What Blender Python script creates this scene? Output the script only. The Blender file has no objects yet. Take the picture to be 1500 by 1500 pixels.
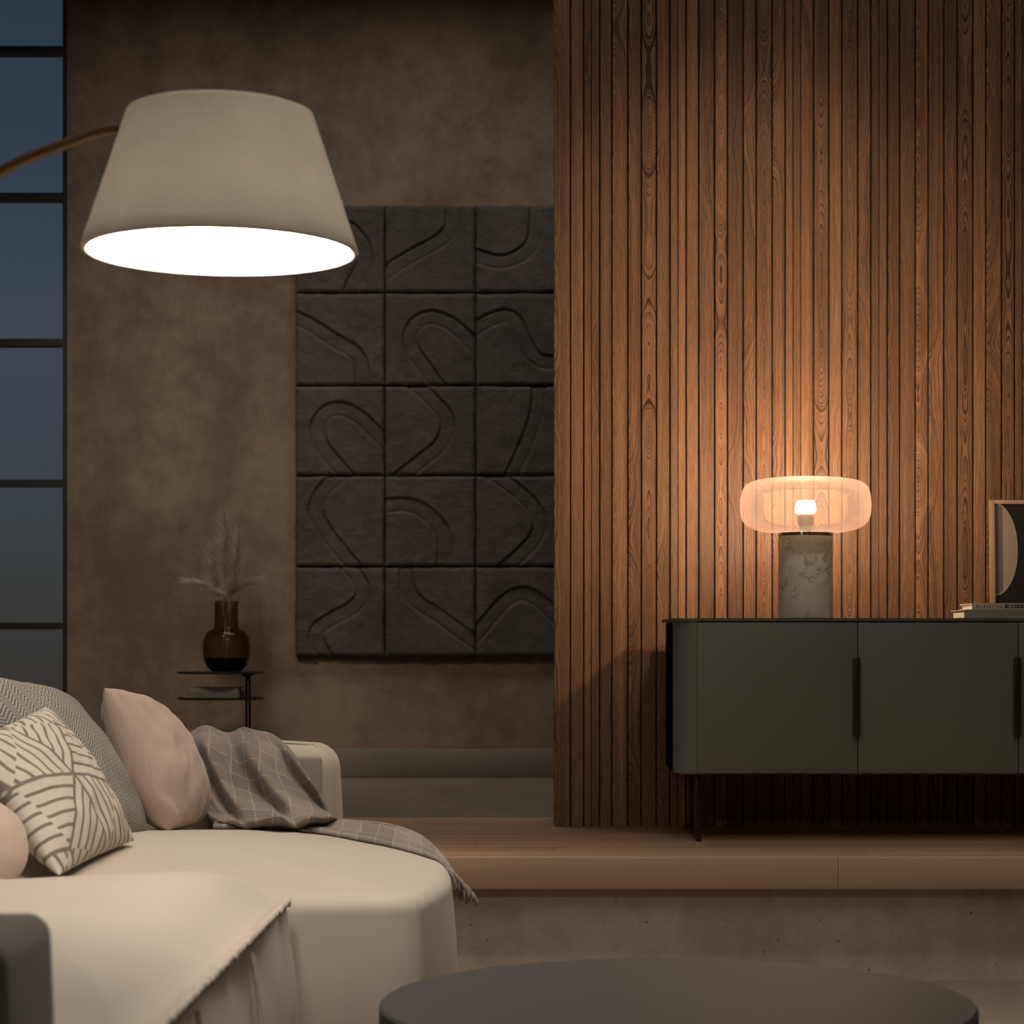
import bpy, bmesh, math, random
from mathutils import Vector, noise
random.seed(7)
C = bpy.context.scene.collection
sc = bpy.context.scene
PI = math.pi

# ------------------------------------------------------------------ camera, world, lights, exposure
F, CX, CY, CAMZ = 3200.0, 800.0, 945.0, 0.952
cam_d = bpy.data.cameras.new('camera'); cam = bpy.data.objects.new('camera', cam_d); C.objects.link(cam)
cam.location = (0, 0, CAMZ); cam.rotation_euler = (PI/2, 0, 0)
cam_d.sensor_width = 36; cam_d.lens = F/1500*36
cam_d.shift_x = -(CX-750)/1500; cam_d.shift_y = (CY-750)/1500
cam_d.clip_end = 200; cam_d.clip_start = .05
cam_d.dof.use_dof = True; cam_d.dof.focus_distance = 6.0; cam_d.dof.aperture_fstop = 6.0
sc.camera = cam
sc.view_settings.view_transform = 'Standard'; sc.view_settings.look = 'None'
sc.view_settings.gamma = 1; sc.view_settings.use_curve_mapping = False
sc.view_settings.exposure = 0.14
sc.cycles.sample_clamp_indirect = 4.0
sc.cycles.caustics_reflective = False; sc.cycles.caustics_refractive = False

w = bpy.data.worlds.new('dusk_sky'); sc.world = w; w.use_nodes = True
nt = w.node_tree; nt.nodes.clear()
tc = nt.nodes.new('ShaderNodeTexCoord'); sx = nt.nodes.new('ShaderNodeSeparateXYZ')
cr = nt.nodes.new('ShaderNodeValToRGB'); bg = nt.nodes.new('ShaderNodeBackground'); wo = nt.nodes.new('ShaderNodeOutputWorld')
mr = nt.nodes.new('ShaderNodeMapRange'); mr.inputs[1].default_value = -.05; mr.inputs[2].default_value = .35
nt.links.new(tc.outputs['Generated'], sx.inputs[0]); nt.links.new(sx.outputs[2], mr.inputs[0])
nt.links.new(mr.outputs[0], cr.inputs[0]); nt.links.new(cr.outputs[0], bg.inputs[0]); nt.links.new(bg.outputs[0], wo.inputs[0])
e = cr.color_ramp.elements
e[0].position = 0; e[0].color = (.040, .032, .027, 1)
e[1].position = 1; e[1].color = (.020, .032, .055, 1)
for p, c in ((.11, (.042, .037, .033, 1)), (.18, (.045, .044, .041, 1)), (.29, (.047, .058, .066, 1)), (.48, (.052, .064, .085, 1)), (.72, (.030, .046, .068, 1))):
    k = e.new(p); k.color = c
bg.inputs[1].default_value = 1.0

def area(name, loc, rot, sx_, sy_, power, col, spread=180):
    d = bpy.data.lights.new(name, 'AREA'); d.spread = math.radians(spread); d.shape = 'RECTANGLE'; d.size = sx_; d.size_y = sy_; d.energy = power; d.color = col
    o = bpy.data.objects.new(name, d); C.objects.link(o); o.location = loc; o.rotation_euler = rot; return o
def spot(name, loc, target, power, col, angle, blend, radius):
    d = bpy.data.lights.new(name, 'SPOT'); d.energy = power; d.color = col; d.spot_size = math.radians(angle); d.spot_blend = blend; d.shadow_soft_size = radius
    o = bpy.data.objects.new(name, d); C.objects.link(o); o.location = loc
    o.rotation_euler = (Vector(target)-Vector(loc)).to_track_quat('-Z', 'Y').to_euler(); return o
area('fill_area_front', (.4, 2.6, 4.3), (0, 0, 0), 3.0, 3.0, 39, (1, .90, .80))  # added soft overhead fill for the room's ambient level, no fixture behind it
area('fill_area_step', (.2, 5.0, 4.38), (0, 0, 0), 5.5, .3, 21, (1, .88, .75), 54)  # added strip to brighten deck, riser and floor while sparing the slat wall
area('fill_area_back', (-.6, 8.5, 4.3), (0, 0, 0), 2.6, .6, 24, (1, .88, .76), 146)  # added fill for the rear floor and wall, source unseen
spot('fill_spot_wall', (1.2, 3.4, 4.25), (.66, 7.2, 1.84), 250, (1, .70, .46), 28, 1.0, .12)  # added spot that widens the table lamp's glow on the slats
spot('fill_spot_back', (-1.9, 6.2, 4.25), (-1.5, 9.85, 1.25), 270, (1, .80, .60), 46, 1.0, .35)  # added spot to make the brighter patch on the concrete wall
spot('fill_spot_deck', (-.25, 5.0, 4.25), (-.52, 6.15, .5), 115, (1, .78, .55), 15, 1.0, .06)  # added spot lifting the far sofa arm and the deck beside it

def P(px, py, d):
    return Vector(((px-CX)*d/F, d, CAMZ-(py-CY)*d/F))

# ------------------------------------------------------------------ material helpers
class NT:
    def __init__(s, name):
        s.m = bpy.data.materials.new(name); s.m.use_nodes = True
        s.t = s.m.node_tree; s.t.nodes.clear()
        s.out = s.t.nodes.new('ShaderNodeOutputMaterial')
    def n(s, typ, **kw):
        x = s.t.nodes.new(typ)
        for k, v in kw.items(): setattr(x, k, v)
        return x
    def put(s, sock, v):
        if isinstance(v, bpy.types.NodeSocket): s.t.links.new(v, sock)
        elif isinstance(v, (tuple, list)) and len(v) == 3 and sock.type == 'RGBA': sock.default_value = (*v, 1)
        else: sock.default_value = v
    def math(s, op, a, b=0.0, c=0.0, clamp=False):
        x = s.n('ShaderNodeMath', operation=op, use_clamp=clamp)
        s.put(x.inputs[0], a); s.put(x.inputs[1], b); s.put(x.inputs[2], c); return x.outputs[0]
    def mix(s, f, a, b, blend='MIX'):
        x = s.n('ShaderNodeMix', data_type='RGBA', blend_type=blend)
        s.put(x.inputs[0], f); s.put(x.inputs[6], a); s.put(x.inputs[7], b); return x.outputs[2]
    def ramp(s, f, stops):
        x = s.n('ShaderNodeValToRGB'); el = x.color_ramp.elements
        while len(el) < len(stops): el.new(.5)
        for i, (p, c) in enumerate(stops):
            el[i].position = p; el[i].color = (*c, 1) if len(c) == 3 else c
        s.put(x.inputs[0], f); return x.outputs[0]
    def noise(s, vec, scale, detail=4, rough=.55, dim='3D', w=None):
        x = s.n('ShaderNodeTexNoise', noise_dimensions=dim)
        if vec is not None: s.put(x.inputs['Vector'], vec)
        if w is not None: s.put(x.inputs['W'], w)
        x.inputs['Scale'].default_value = scale; x.inputs['Detail'].default_value = detail; x.inputs['Roughness'].default_value = rough
        return x.outputs[0]
    def coord(s, which='Object'): return s.n('ShaderNodeTexCoord').outputs[which]
    def uv(s):
        x = s.n('ShaderNodeSeparateXYZ'); s.put(x.inputs[0], s.coord('UV')); return x.outputs[0], x.outputs[1]
    def scaled(s, vec, sc_):
        x = s.n('ShaderNodeMapping'); s.put(x.inputs[0], vec); x.inputs['Scale'].default_value = sc_; return x.outputs[0]
    def bump(s, h, strength=.3, dist=.01):
        x = s.n('ShaderNodeBump'); x.inputs['Strength'].default_value = strength; x.inputs['Distance'].default_value = dist
        s.put(x.inputs['Height'], h); return x.outputs[0]
    def bsdf(s, col, rough=.6, metal=0, spec=.5, normal=None, **kw):
        x = s.n('ShaderNodeBsdfPrincipled')
        s.put(x.inputs['Base Color'], col); s.put(x.inputs['Roughness'], rough); s.put(x.inputs['Metallic'], metal)
        s.put(x.inputs['Specular IOR Level'], spec)
        if normal is not None: s.put(x.inputs['Normal'], normal)
        for k, v in kw.items(): s.put(x.inputs[k.replace('_', ' ')], v)
        return x.outputs[0]
    def done(s, sh): s.t.links.new(sh, s.out.inputs[0]); return s.m
    def mixsh(s, f, a, b):
        x = s.n('ShaderNodeMixShader'); s.put(x.inputs[0], f); s.t.links.new(a, x.inputs[1]); s.t.links.new(b, x.inputs[2]); return x.outputs[0]

def simple(name, col, rough=.5, metal=0, spec=.5, var=.12, scale=12, bump=0, bscale=80):
    t = NT(name); co = t.coord()
    nz = t.noise(co, scale, 5)
    c = t.mix(nz, tuple(x*(1-var) for x in col), tuple(x*(1+var) for x in col))
    nm = t.bump(t.noise(co, bscale, 3), bump, .004) if bump else None
    return t.done(t.bsdf(c, rough, metal, spec, nm))

def concrete(name, a, b, dark, rough=.8, scale=1.0, holes=True, spec=.3):
    t = NT(name); co = t.coord()
    n1 = t.noise(co, 1.3*scale, 6, .65); n2 = t.noise(co, 9*scale, 6, .7); n3 = t.noise(t.scaled(co, (1, 1, .35)), 3.1*scale, 4, .6)
    f = t.math('ADD', t.math('MULTIPLY', n1, .6), t.math('MULTIPLY', n2, .4))
    c = t.mix(t.ramp(f, [(.42, (0, 0, 0)), (.58, (1, 1, 1))]), a, b)
    c = t.mix(t.ramp(n3, [(.5, (0, 0, 0)), (.75, (.55, .55, .55))]), c, dark)
    h = n2
    if holes:
        v = t.n('ShaderNodeTexVoronoi'); v.inputs['Scale'].default_value = 15*scale; t.put(v.inputs['Vector'], co)
        keep = t.n('ShaderNodeSeparateColor'); t.put(keep.inputs[0], v.outputs['Color'])
        rad = t.math('MULTIPLY', t.math('POWER', keep.outputs[0], 1.5), .11)
        hole = t.math('MULTIPLY', t.math('LESS_THAN', v.outputs['Distance'], rad), t.math('GREATER_THAN', keep.outputs[1], .62))
        c = t.mix(t.math('MULTIPLY', hole, .75), c, tuple(x*.35 for x in dark))
        h = t.math('SUBTRACT', h, hole)
    return t.done(t.bsdf(c, rough, 0, spec, t.bump(h, .25, .006)))

def fabric(name, col, var=.1, weave=900, bump=.25, rough=.9, sheen=.15):
    t = NT(name); co = t.coord()
    n1 = t.noise(co, 4, 5); n2 = t.noise(co, weave*.35, 2)
    c = t.mix(n1, tuple(x*(1-var) for x in col), tuple(x*(1+var) for x in col))
    c = t.mix(t.math('MULTIPLY', n2, .35), c, tuple(x*.72 for x in col))
    return t.done(t.bsdf(c, rough, 0, .2, t.bump(n2, bump, .002), Sheen_Weight=sheen, Sheen_Roughness=.5))

def glassy(name, tint, gloss=.5, milk=0.0, milkcol=(1, 1, 1), rough=.02, edge=None):
    t = NT(name)
    tr = t.n('ShaderNodeBsdfTransparent'); gl = t.n('ShaderNodeBsdfGlossy'); gl.inputs['Roughness'].default_value = rough
    lw = t.n('ShaderNodeLayerWeight'); lw.inputs['Blend'].default_value = .35
    if edge: t.put(tr.inputs[0], t.mix(t.math('POWER', lw.outputs['Facing'], 1.6), tint, edge))
    else: tr.inputs[0].default_value = (*tint, 1)
    sh = tr.outputs[0]
    if milk:
        df = t.n('ShaderNodeBsdfDiffuse'); df.inputs[0].default_value = (*milkcol, 1)
        ts = t.n('ShaderNodeBsdfTranslucent'); ts.inputs[0].default_value = (*milkcol, 1)
        m = t.mixsh(.5, df.outputs[0], ts.outputs[0])
        sh = t.mixsh(t.math('ADD', milk*.55, t.math('MULTIPLY', t.math('POWER', lw.outputs['Facing'], 1.5), milk)), sh, m)
    return t.done(t.mixsh(t.math('MULTIPLY', lw.outputs['Fresnel'], gloss), sh, gl.outputs[0]))

def emitter(name, col, s):
    t = NT(name); x = t.n('ShaderNodeEmission'); x.inputs[0].default_value = (*col, 1); x.inputs[1].default_value = s
    return t.done(x.outputs[0])

# ------------------------------------------------------------------ geometry helpers
def link(name, me, mat, parent=None, smooth=True, loc=None):
    o = bpy.data.objects.new(name, me); C.objects.link(o)
    if mat: me.materials.append(mat)
    if smooth:
        for p in me.polygons: p.use_smooth = True
    if parent:
        o.parent = parent
        if loc is None: o.location = -parent.location
    if loc is not None: o.location = loc
    return o
def finish(name, bm, mat, parent=None, smooth=False, angle=None):
    bmesh.ops.recalc_face_normals(bm, faces=bm.faces)
    me = bpy.data.meshes.new(name); bm.to_mesh(me); bm.free()
    o = link(name, me, mat, parent, smooth or angle is not None)
    if angle is not None: me.set_sharp_from_angle(angle=math.radians(angle))
    return o
def add_box(bm, lo, hi, bev=0, seg=2):
    b2 = bmesh.new()
    r = bmesh.ops.create_cube(b2, size=1)
    for v in b2.verts:
        v.co = Vector([(lo[i]+hi[i])/2 + v.co[i]*(hi[i]-lo[i]) for i in range(3)])
    if bev: bmesh.ops.bevel(b2, geom=list(b2.edges), offset=bev, segments=seg, profile=.5, affect='EDGES')
    me = bpy.data.meshes.new('tmp'); b2.to_mesh(me); b2.free(); bm.from_mesh(me); bpy.data.meshes.remove(me)
def box(name, lo, hi, mat, parent=None, bev=0, seg=2):
    bm = bmesh.new(); add_box(bm, lo, hi, bev, seg)
    return finish(name, bm, mat, parent, angle=35 if bev else None)
def add_lathe(bm, prof, c, n=64, cap=False):
    rings = []
    for r, z in prof:
        if r < 1e-6: rings.append([bm.verts.new((c[0], c[1], c[2]+z))])
        else: rings.append([bm.verts.new((c[0]+r*math.cos(2*PI*k/n), c[1]+r*math.sin(2*PI*k/n), c[2]+z)) for k in range(n)])
    for a, b in zip(rings, rings[1:]):
        for k in range(n):
            k2 = (k+1) % n
            f = [a[k % len(a)], a[k2 % len(a)], b[k2 % len(b)], b[k % len(b)]]
            f = list(dict.fromkeys(f))
            if len(f) > 2: bm.faces.new(f)
def lathe(name, prof, c, mat, parent=None, n=64, angle=40):
    bm = bmesh.new(); add_lathe(bm, prof, c, n); return finish(name, bm, mat, parent, angle=angle)
def catmull(pts, n):
    pts = [Vector(p) for p in pts]; out = []
    q = [pts[0]*2-pts[1]] + pts + [pts[-1]*2-pts[-2]]
    for i in range(1, len(q)-2):
        p0, p1, p2, p3 = q[i-1:i+3]
        for k in range(n):
            t = k/n
            out.append(.5*((2*p1)+(p2-p0)*t+(2*p0-5*p1+4*p2-p3)*t*t+(3*p1-p0-3*p2+p3)*t**3))
    out.append(pts[-1]); return out
def add_tube(bm, pts, r, n=12, caps=True):
    pts = [Vector(p) for p in pts]; rings = []; up = Vector((0, 0, 1))
    for i, p in enumerate(pts):
        t = (pts[min(i+1, len(pts)-1)]-pts[max(i-1, 0)]).normalized()
        a = t.cross(up)
        if a.length < .05: a = t.cross(Vector((1, 0, 0)))
        a.normalize(); b = t.cross(a)
        rr = r(i/(len(pts)-1)) if callable(r) else r
        rings.append([bm.verts.new(p+a*rr*math.cos(2*PI*k/n)+b*rr*math.sin(2*PI*k/n)) for k in range(n)])
    for a, b in zip(rings, rings[1:]):
        for k in range(n): bm.faces.new([a[k], a[(k+1) % n], b[(k+1) % n], b[k]])
    if caps and n > 2: bm.faces.new(rings[0][::-1]); bm.faces.new(rings[-1])
def tube(name, pts, r, mat, parent=None, n=12):
    bm = bmesh.new(); add_tube(bm, pts, r, n); return finish(name, bm, mat, parent, angle=50)
def add_prism(bm, outline, z0, z1):
    a = [bm.verts.new((x, y, z0)) for x, y in outline]; b = [bm.verts.new((x, y, z1)) for x, y in outline]
    n = len(a)
    for k in range(n): bm.faces.new([a[k], a[(k+1) % n], b[(k+1) % n], b[k]])
    bm.faces.new(a[::-1]); bm.faces.new(b)
def struct(o): o['kind'] = 'structure'; return o
def tag(o, label, cat, group=None):
    o['label'] = label; o['category'] = cat
    if group: o['group'] = group
    return o
def thing(name, label, cat, loc, group=None):
    o = bpy.data.objects.new(name, None); C.objects.link(o); o.location = loc; o.empty_display_size = .1
    return tag(o, label, cat, group)
def grid_mesh(name, rows, mat, parent=None, uvs=None, attr=None, smooth=True, closed=False):
    """rows: list of lists of Vectors; uvs same shape; attr(i,j)->rgb"""
    R, K = len(rows), len(rows[0])
    verts = [tuple(p) for r in rows for p in r]
    faces = [(i*K+j, i*K+(j+1) % K, (i+1)*K+(j+1) % K, (i+1)*K+j) for i in range(R-1) for j in range(K if closed else K-1)]
    me = bpy.data.meshes.new(name); me.from_pydata(verts, [], faces); me.update()
    if uvs:
        l = me.uv_layers.new(name='UVMap')
        for lp in me.loops:
            i, j = divmod(lp.vertex_index, K); l.data[lp.index].uv = uvs[i][j]
    if attr:
        a = me.color_attributes.new('tone', 'FLOAT_COLOR', 'POINT')
        for i in range(R):
            for j in range(K): a.data[i*K+j].color = (*attr(i, j), 1)
    return link(name, me, mat, parent, smooth)

# ------------------------------------------------------------------ materials
M = {}
M['wall'] = concrete('concrete_wall', (.140, .106, .080), (.235, .180, .135), (.085, .064, .049))
M['riser'] = concrete('concrete_riser', (.40, .335, .275), (.53, .455, .385), (.28, .235, .195), scale=1.6)
M['floor'] = concrete('floor_concrete', (.190, .155, .120), (.250, .205, .160), (.150, .120, .092), rough=.55, holes=False)
M['floor_back'] = concrete('floor_back', (.150, .130, .105), (.200, .172, .140), (.125, .106, .086), rough=.45, holes=False)
M['base'] = simple('baseboard_paint', (.155, .140, .120), .5)
M['plain'] = simple('plain_wall', (.16, .13, .10), .8)
M['ceil'] = simple('ceiling_paint', (.22, .19, .16), .85)
M['tile'] = concrete('relief_clay', (.058, .050, .044), (.084, .073, .063), (.042, .037, .032), scale=2.2, rough=.75)
M['blackmetal'] = simple('black_metal', (.012, .011, .010), .45, 0, .4)
M['window_metal'] = simple('window_metal', (.012, .011, .010), .5)
M['pane'] = glassy('window_glass', (.92, .95, .97), .5)
M['sofa'] = fabric('cream_fabric', (.52, .455, .38), .05, 900, .2)
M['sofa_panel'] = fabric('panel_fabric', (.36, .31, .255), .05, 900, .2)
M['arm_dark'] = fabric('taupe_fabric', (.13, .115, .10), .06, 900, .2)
M['green'] = simple('green_lacquer', (.165, .178, .145), .42, 0, .4, var=.03, scale=3)
M['green_top'] = simple('green_top', (.11, .112, .088), .4, 0, .4, var=.03)
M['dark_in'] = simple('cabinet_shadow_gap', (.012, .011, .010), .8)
M['bronze'] = simple('dark_bronze', (.045, .026, .018), .35, .6)
M['table'] = simple('dark_table_lacquer', (.047, .045, .042), .62, 0, .25, var=.05, scale=6)
M['chrome'] = simple('chrome', (.75, .72, .68), .12, 1.0, .5, var=.02)
M['brass'] = simple('brown_brass', (.22, .125, .055), .45, .35)
M['paper'] = simple('paper_edge', (.78, .73, .62), .8)
M['frame_wood'] = simple('pale_oak', (.52, .36, .22), .5, scale=30)
M['bulb_socket'] = simple('bulb_socket', (.55, .50, .44), .5)

def shade_mat():
    t = NT('shade_linen'); co = t.coord()
    n1 = t.noise(co, 7, 5); n2 = t.noise(co, 420, 2)
    c = t.mix(n1, (.34, .30, .25), (.54, .48, .405)); c = t.mix(t.math('MULTIPLY', n2, .4), c, (.26, .23, .195))
    df = t.n('ShaderNodeBsdfDiffuse'); t.put(df.inputs[0], c); t.put(df.inputs['Normal'], t.bump(n2, .3, .002))
    ts = t.n('ShaderNodeBsdfTranslucent'); t.put(ts.inputs[0], c)
    return t.done(t.mixsh(.10, df.outputs[0], ts.outputs[0]))
M['shade'] = shade_mat()
def lining():
    t = NT('shade_lining'); df = t.n('ShaderNodeBsdfDiffuse'); df.inputs[0].default_value = (.85, .84, .82, 1)
    ts = t.n('ShaderNodeBsdfTranslucent'); ts.inputs[0].default_value = (.85, .84, .82, 1)
    return t.done(t.mixsh(.3, df.outputs[0], ts.outputs[0]))
M['shade_in'] = lining()

def slat_mat():
    t = NT('slat_wood'); u, v = t.uv()
    at = t.n('ShaderNodeAttribute', attribute_name='slat'); s = t.n('ShaderNodeSeparateColor'); t.put(s.inputs[0], at.outputs['Color'])
    seed, cath, tint = s.outputs[0], s.outputs[1], s.outputs[2]
    w1 = t.math('ADD', t.math('MULTIPLY', v, 1.0), t.math('MULTIPLY', seed, 91.7))
    w2 = t.math('ADD', t.math('MULTIPLY', v, 5.0), t.math('MULTIPLY', seed, 57.3))
    d = t.math('MULTIPLY', t.math('SUBTRACT', t.noise(None, 1.0, 2, .45, '1D', w1), .5), .40)
    d = t.math('ADD', d, t.math('MULTIPLY', t.math('SUBTRACT', t.noise(None, 1.0, 2, .5, '1D', w2), .5), .030))
    cv = t.n('ShaderNodeCombineXYZ'); t.put(cv.inputs[0], t.math('MULTIPLY', u, 45)); t.put(cv.inputs[1], t.math('MULTIPLY', v, 13)); t.put(cv.inputs[2], t.math('MULTIPLY', seed, 43))
    wob = t.math('MULTIPLY', t.math('SUBTRACT', t.noise(cv.outputs[0], 1, 4, .6), .5), .017)
    off = t.math('MULTIPLY', t.math('SUBTRACT', 1.0, cath), t.math('ADD', .10, t.math('MULTIPLY', seed, .05)))
    uu = t.math('ADD', t.math('ADD', t.math('MULTIPLY', u, t.math('ADD', 1.0, t.math('MULTIPLY', cath, 1.1))), off), wob)
    r = t.math('SQRT', t.math('ADD', t.math('MULTIPLY', uu, uu), t.math('MULTIPLY', d, d)))
    rv = t.noise(None, 1.0, 2, .5, '1D', t.math('ADD', t.math('MULTIPLY', r, 130), t.math('MULTIPLY', seed, 19)))
    ring = t.math('FRACT', t.math('ADD', t.math('DIVIDE', r, .0082), t.math('MULTIPLY', rv, 2.0)))
    line = t.math('MULTIPLY', t.math('POWER', ring, 1.9), t.math('SUBTRACT', 1.0, t.math('POWER', ring, 24)))
    fv = t.n('ShaderNodeCombineXYZ'); t.put(fv.inputs[0], t.math('MULTIPLY', u, 420)); t.put(fv.inputs[1], t.math('MULTIPLY', v, 16)); t.put(fv.inputs[2], t.math('MULTIPLY', seed, 77))
    fib = t.noise(fv.outputs[0], 1, 4, .65)
    bv = t.n('ShaderNodeCombineXYZ'); t.put(bv.inputs[0], t.math('MULTIPLY', u, 50)); t.put(bv.inputs[1], t.math('MULTIPLY', v, 1.6)); t.put(bv.inputs[2], t.math('MULTIPLY', seed, 31))
    broad = t.noise(bv.outputs[0], 1, 4, .6)
    c = t.mix(t.ramp(broad, [(.3, (0, 0, 0)), (.7, (1, 1, 1))]), (.275, .145, .076), (.44, .250, .138))
    c = t.mix(t.math('MULTIPLY', t.ramp(fib, [(.35, (1, 1, 1)), (.62, (0, 0, 0))]), .62), c, (.135, .066, .035))
    c = t.mix(t.math('MULTIPLY', line, t.math('ADD', .50, t.math('MULTIPLY', cath, .75)), clamp=True), c, (.042, .018, .009))
    g = t.math('ADD', .70, t.math('MULTIPLY', tint, .5))
    cc = t.n('ShaderNodeCombineXYZ'); [t.put(cc.inputs[i], g) for i in range(3)]
    c = t.mix(1.0, c, cc.outputs[0], 'MULTIPLY')
    h = t.math('SUBTRACT', t.math('MULTIPLY', fib, .3), line)
    return t.done(t.bsdf(c, .55, 0, .35, t.bump(h, .3, .002)))
M['slat'] = slat_mat()

def deck_mat(name, a, b, gap=True, plank=.115):
    t = NT(name); co = t.coord(); x = t.n('ShaderNodeSeparateXYZ'); t.put(x.inputs[0], co)
    ya = t.math('DIVIDE', x.outputs[1] if gap else t.math('ADD', x.outputs[2], 10.0), plank)
    row = t.math('FLOOR', ya); wn_ = t.n('ShaderNodeTexWhiteNoise', noise_dimensions='1D'); t.put(wn_.inputs['W'], row)
    xa = t.math('ADD', t.math('DIVIDE', t.math('ADD', x.outputs[0], .78), 1.35 if gap else 1.6), wn_.outputs[0] if gap else 0.0)
    wt = t.n('ShaderNodeTexWhiteNoise', noise_dimensions='2D'); cv = t.n('ShaderNodeCombineXYZ'); t.put(cv.inputs[0], t.math('FLOOR', xa)); t.put(cv.inputs[1], row); t.put(wt.inputs['Vector'], cv.outputs[0])
    tone = wt.outputs[0]
    gapf = t.math('MAXIMUM', t.math('LESS_THAN', t.math('FRACT', xa), .0016), t.math('LESS_THAN', t.math('FRACT', ya), .06 if gap else 0.0))
    g1 = t.noise(t.scaled(co, (2.2, 55, 55)), 1, 5, .6); g2 = t.noise(t.scaled(co, (9, 240, 240)), 1, 3, .6)
    f = t.math('ADD', t.math('MULTIPLY', g1, .55), t.math('MULTIPLY', g2, .2))
    f = t.math('ADD', f, t.math('MULTIPLY', tone, .28))
    c = t.mix(t.ramp(f, [(.25, (0, 0, 0)), (.8, (1, 1, 1))]), a, b)
    c = t.mix(t.math('MULTIPLY', gapf, .75), c, (.05, .028, .015))
    return t.done(t.bsdf(c, .42, 0, .4, t.bump(t.math('SUBTRACT', f, t.math('MULTIPLY', gapf, 2)), .2, .002)))
M['deck'] = deck_mat('deck_boards', (.33, .200, .122), (.50, .325, .205))
M['nosing'] = deck_mat('deck_nosing_board', (.39, .255, .165), (.50, .34, .23), gap=False, plank=2.0)

def marble():
    t = NT('grey_green_marble'); co = t.coord()
    wob = t.noise(co, 9, 5, .65); v = t.n('ShaderNodeVectorMath', operation='ADD'); t.put(v.inputs[0], co)
    cv = t.n('ShaderNodeCombineXYZ'); [t.put(cv.inputs[i], t.math('MULTIPLY', wob, (.06, .05, .09)[i])) for i in range(3)]
    t.put(v.inputs[1], cv.outputs[0])
    n = t.noise(v.outputs[0], 14, 6, .65); vein = t.math('SUBTRACT', 1.0, t.math('MULTIPLY', t.math('ABSOLUTE', t.math('SUBTRACT', n, .5)), 26), clamp=True)
    c = t.mix(t.ramp(t.noise(co, 6, 6, .7), [(.3, (0, 0, 0)), (.7, (1, 1, 1))]), (.50, .50, .42), (.74, .73, .63))
    c = t.mix(t.math('MULTIPLY', vein, t.math('MULTIPLY', t.ramp(t.noise(co, 11, 3), [(.42, (0, 0, 0)), (.62, (1, 1, 1))]), .8)), c, (.15, .145, .12))
    return t.done(t.bsdf(c, .14, 0, .5))
M['marble'] = marble()
M['amber_shade'] = glassy('peach_glass', (1.0, .89, .81), 0.55, .095, (.95, .74, .64), edge=(.95, .62, .45))
M['vase_glass'] = glassy('amber_glass', (.62, .50, .36), .45, 0, edge=(.30, .20, .13))
M['vase_dark'] = simple('dark_glass_base', (.010, .008, .007), .15)
M['bulb'] = emitter('lit_bulb', (1, .78, .56), 720)
M['diffuser'] = emitter('lit_diffuser', (1, .90, .78), 27)

# ------------------------------------------------------------------ room
DZ = 0.355; ZC = 4.4; XL, XR = -3.6, 3.4; YB = 9.89; YP = 6.155; YS = 7.2; YF = -2.0
struct(box('floor', (XL, YF, -.1), (XR, YP+.08, 0), M['floor']))
struct(box('floor_deck', (XL, YP, DZ-.022), (XR, 7.56, DZ), M['deck']))
struct(box('floor_back', (XL, 7.56, DZ-.1), (XR, YB, DZ-.001), M['floor_back']))
struct(box('trim_1', (XL, YP-.012, DZ-.0905), (XR, YP+.03, DZ+.0005), M['nosing'], bev=.004))
struct(box('wall_step', (XL, YP+.045, 0), (XR, YP+.2, DZ-.023), M['riser']))
WX = P(97, 0, YB).x
struct(box('wall_back', (WX, YB, 0), (XR, YB+.2, ZC), M['wall']))
struct(box('wall_left', (XL-.2, YF, 0), (XL, YB+.2, ZC), M['plain']))
struct(box('wall_right', (XR, YF, 0), (XR+.2, YB+.2, ZC), M['plain']))
struct(box('wall_front', (XL-.2, YF-.2, 0), (XR+.2, YF, ZC), M['plain']))
struct(box('ceiling', (XL-.2, YF-.2, ZC), (XR+.2, YB+.2, ZC+.2), M['ceil']))
struct(box('baseboard_back', (WX, YB-.018, DZ), (XR, YB, DZ+.127), M['base'], bev=.003))
struct(box('wall_sill', (XL, YB, 0), (WX, YB+.2, DZ+.05), M['plain']))
# window
wn = bpy.data.objects.new('window_1', None); C.objects.link(wn); wn.location = (-2.9, YB, DZ); struct(wn)
PXM = F/YB
bm = bmesh.new()
add_box(bm, (WX-.012, YB-.02, DZ), (WX+.004, YB+.08, ZC))
add_box(bm, (XL, YB-.02, DZ), (XL+.05, YB+.08, ZC))
finish('window_frame', bm, M['window_metal'], wn)
for py in (-140, 74, 288.5, 502, 708, 917, 1128):
    z = P(0, py, YB).z
    if z < ZC: box('glazing_bar', (XL, YB-.02, z-.0155), (WX-.012, YB+.06, z+.0155), M['window_metal'], wn)
    elif py == -140: pass
box('glass_pane', (XL, YB+.02, DZ), (WX-.012, YB+.026, ZC), M['pane'], wn)

# slat partition
seams = [810.5, 835.5, 854.8, 866, 878.2, 896.1, 919.5, 939.3, 961.5, 981.3, 993, 1004.9, 1023.3, 1046.6, 1065.5, 1088.6, 1107.7, 1131, 1150,
         1161.7, 1173, 1191.7, 1214.2, 1233.3, 1256.7, 1275.8, 1287.6, 1300, 1318, 1341, 1360, 1383, 1402.4, 1425.6, 1444.4, 1467.4, 1486.4, 1498]
while P(seams[-1], 0, YS).x < XR-.03: seams.append(seams[-1]+random.choice((12, 18.5, 19, 23, 23.5)))
cathpx = {919.5: .75, 939.3: 1, 1046.6: 1, 1088.6: .4, 1107.7: 1, 1191.7: 1, 1233.3: 1, 1341: .8, 1402.4: 1, 1467.4: 1, 896.1: .7, 1131: .75, 1360: .6}
x0 = P(812, 0, YS).x
struct(box('wall_partition', (x0+.004, YS+.012, DZ), (XR, YS+.34, ZC), M['dark_in']))
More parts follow.
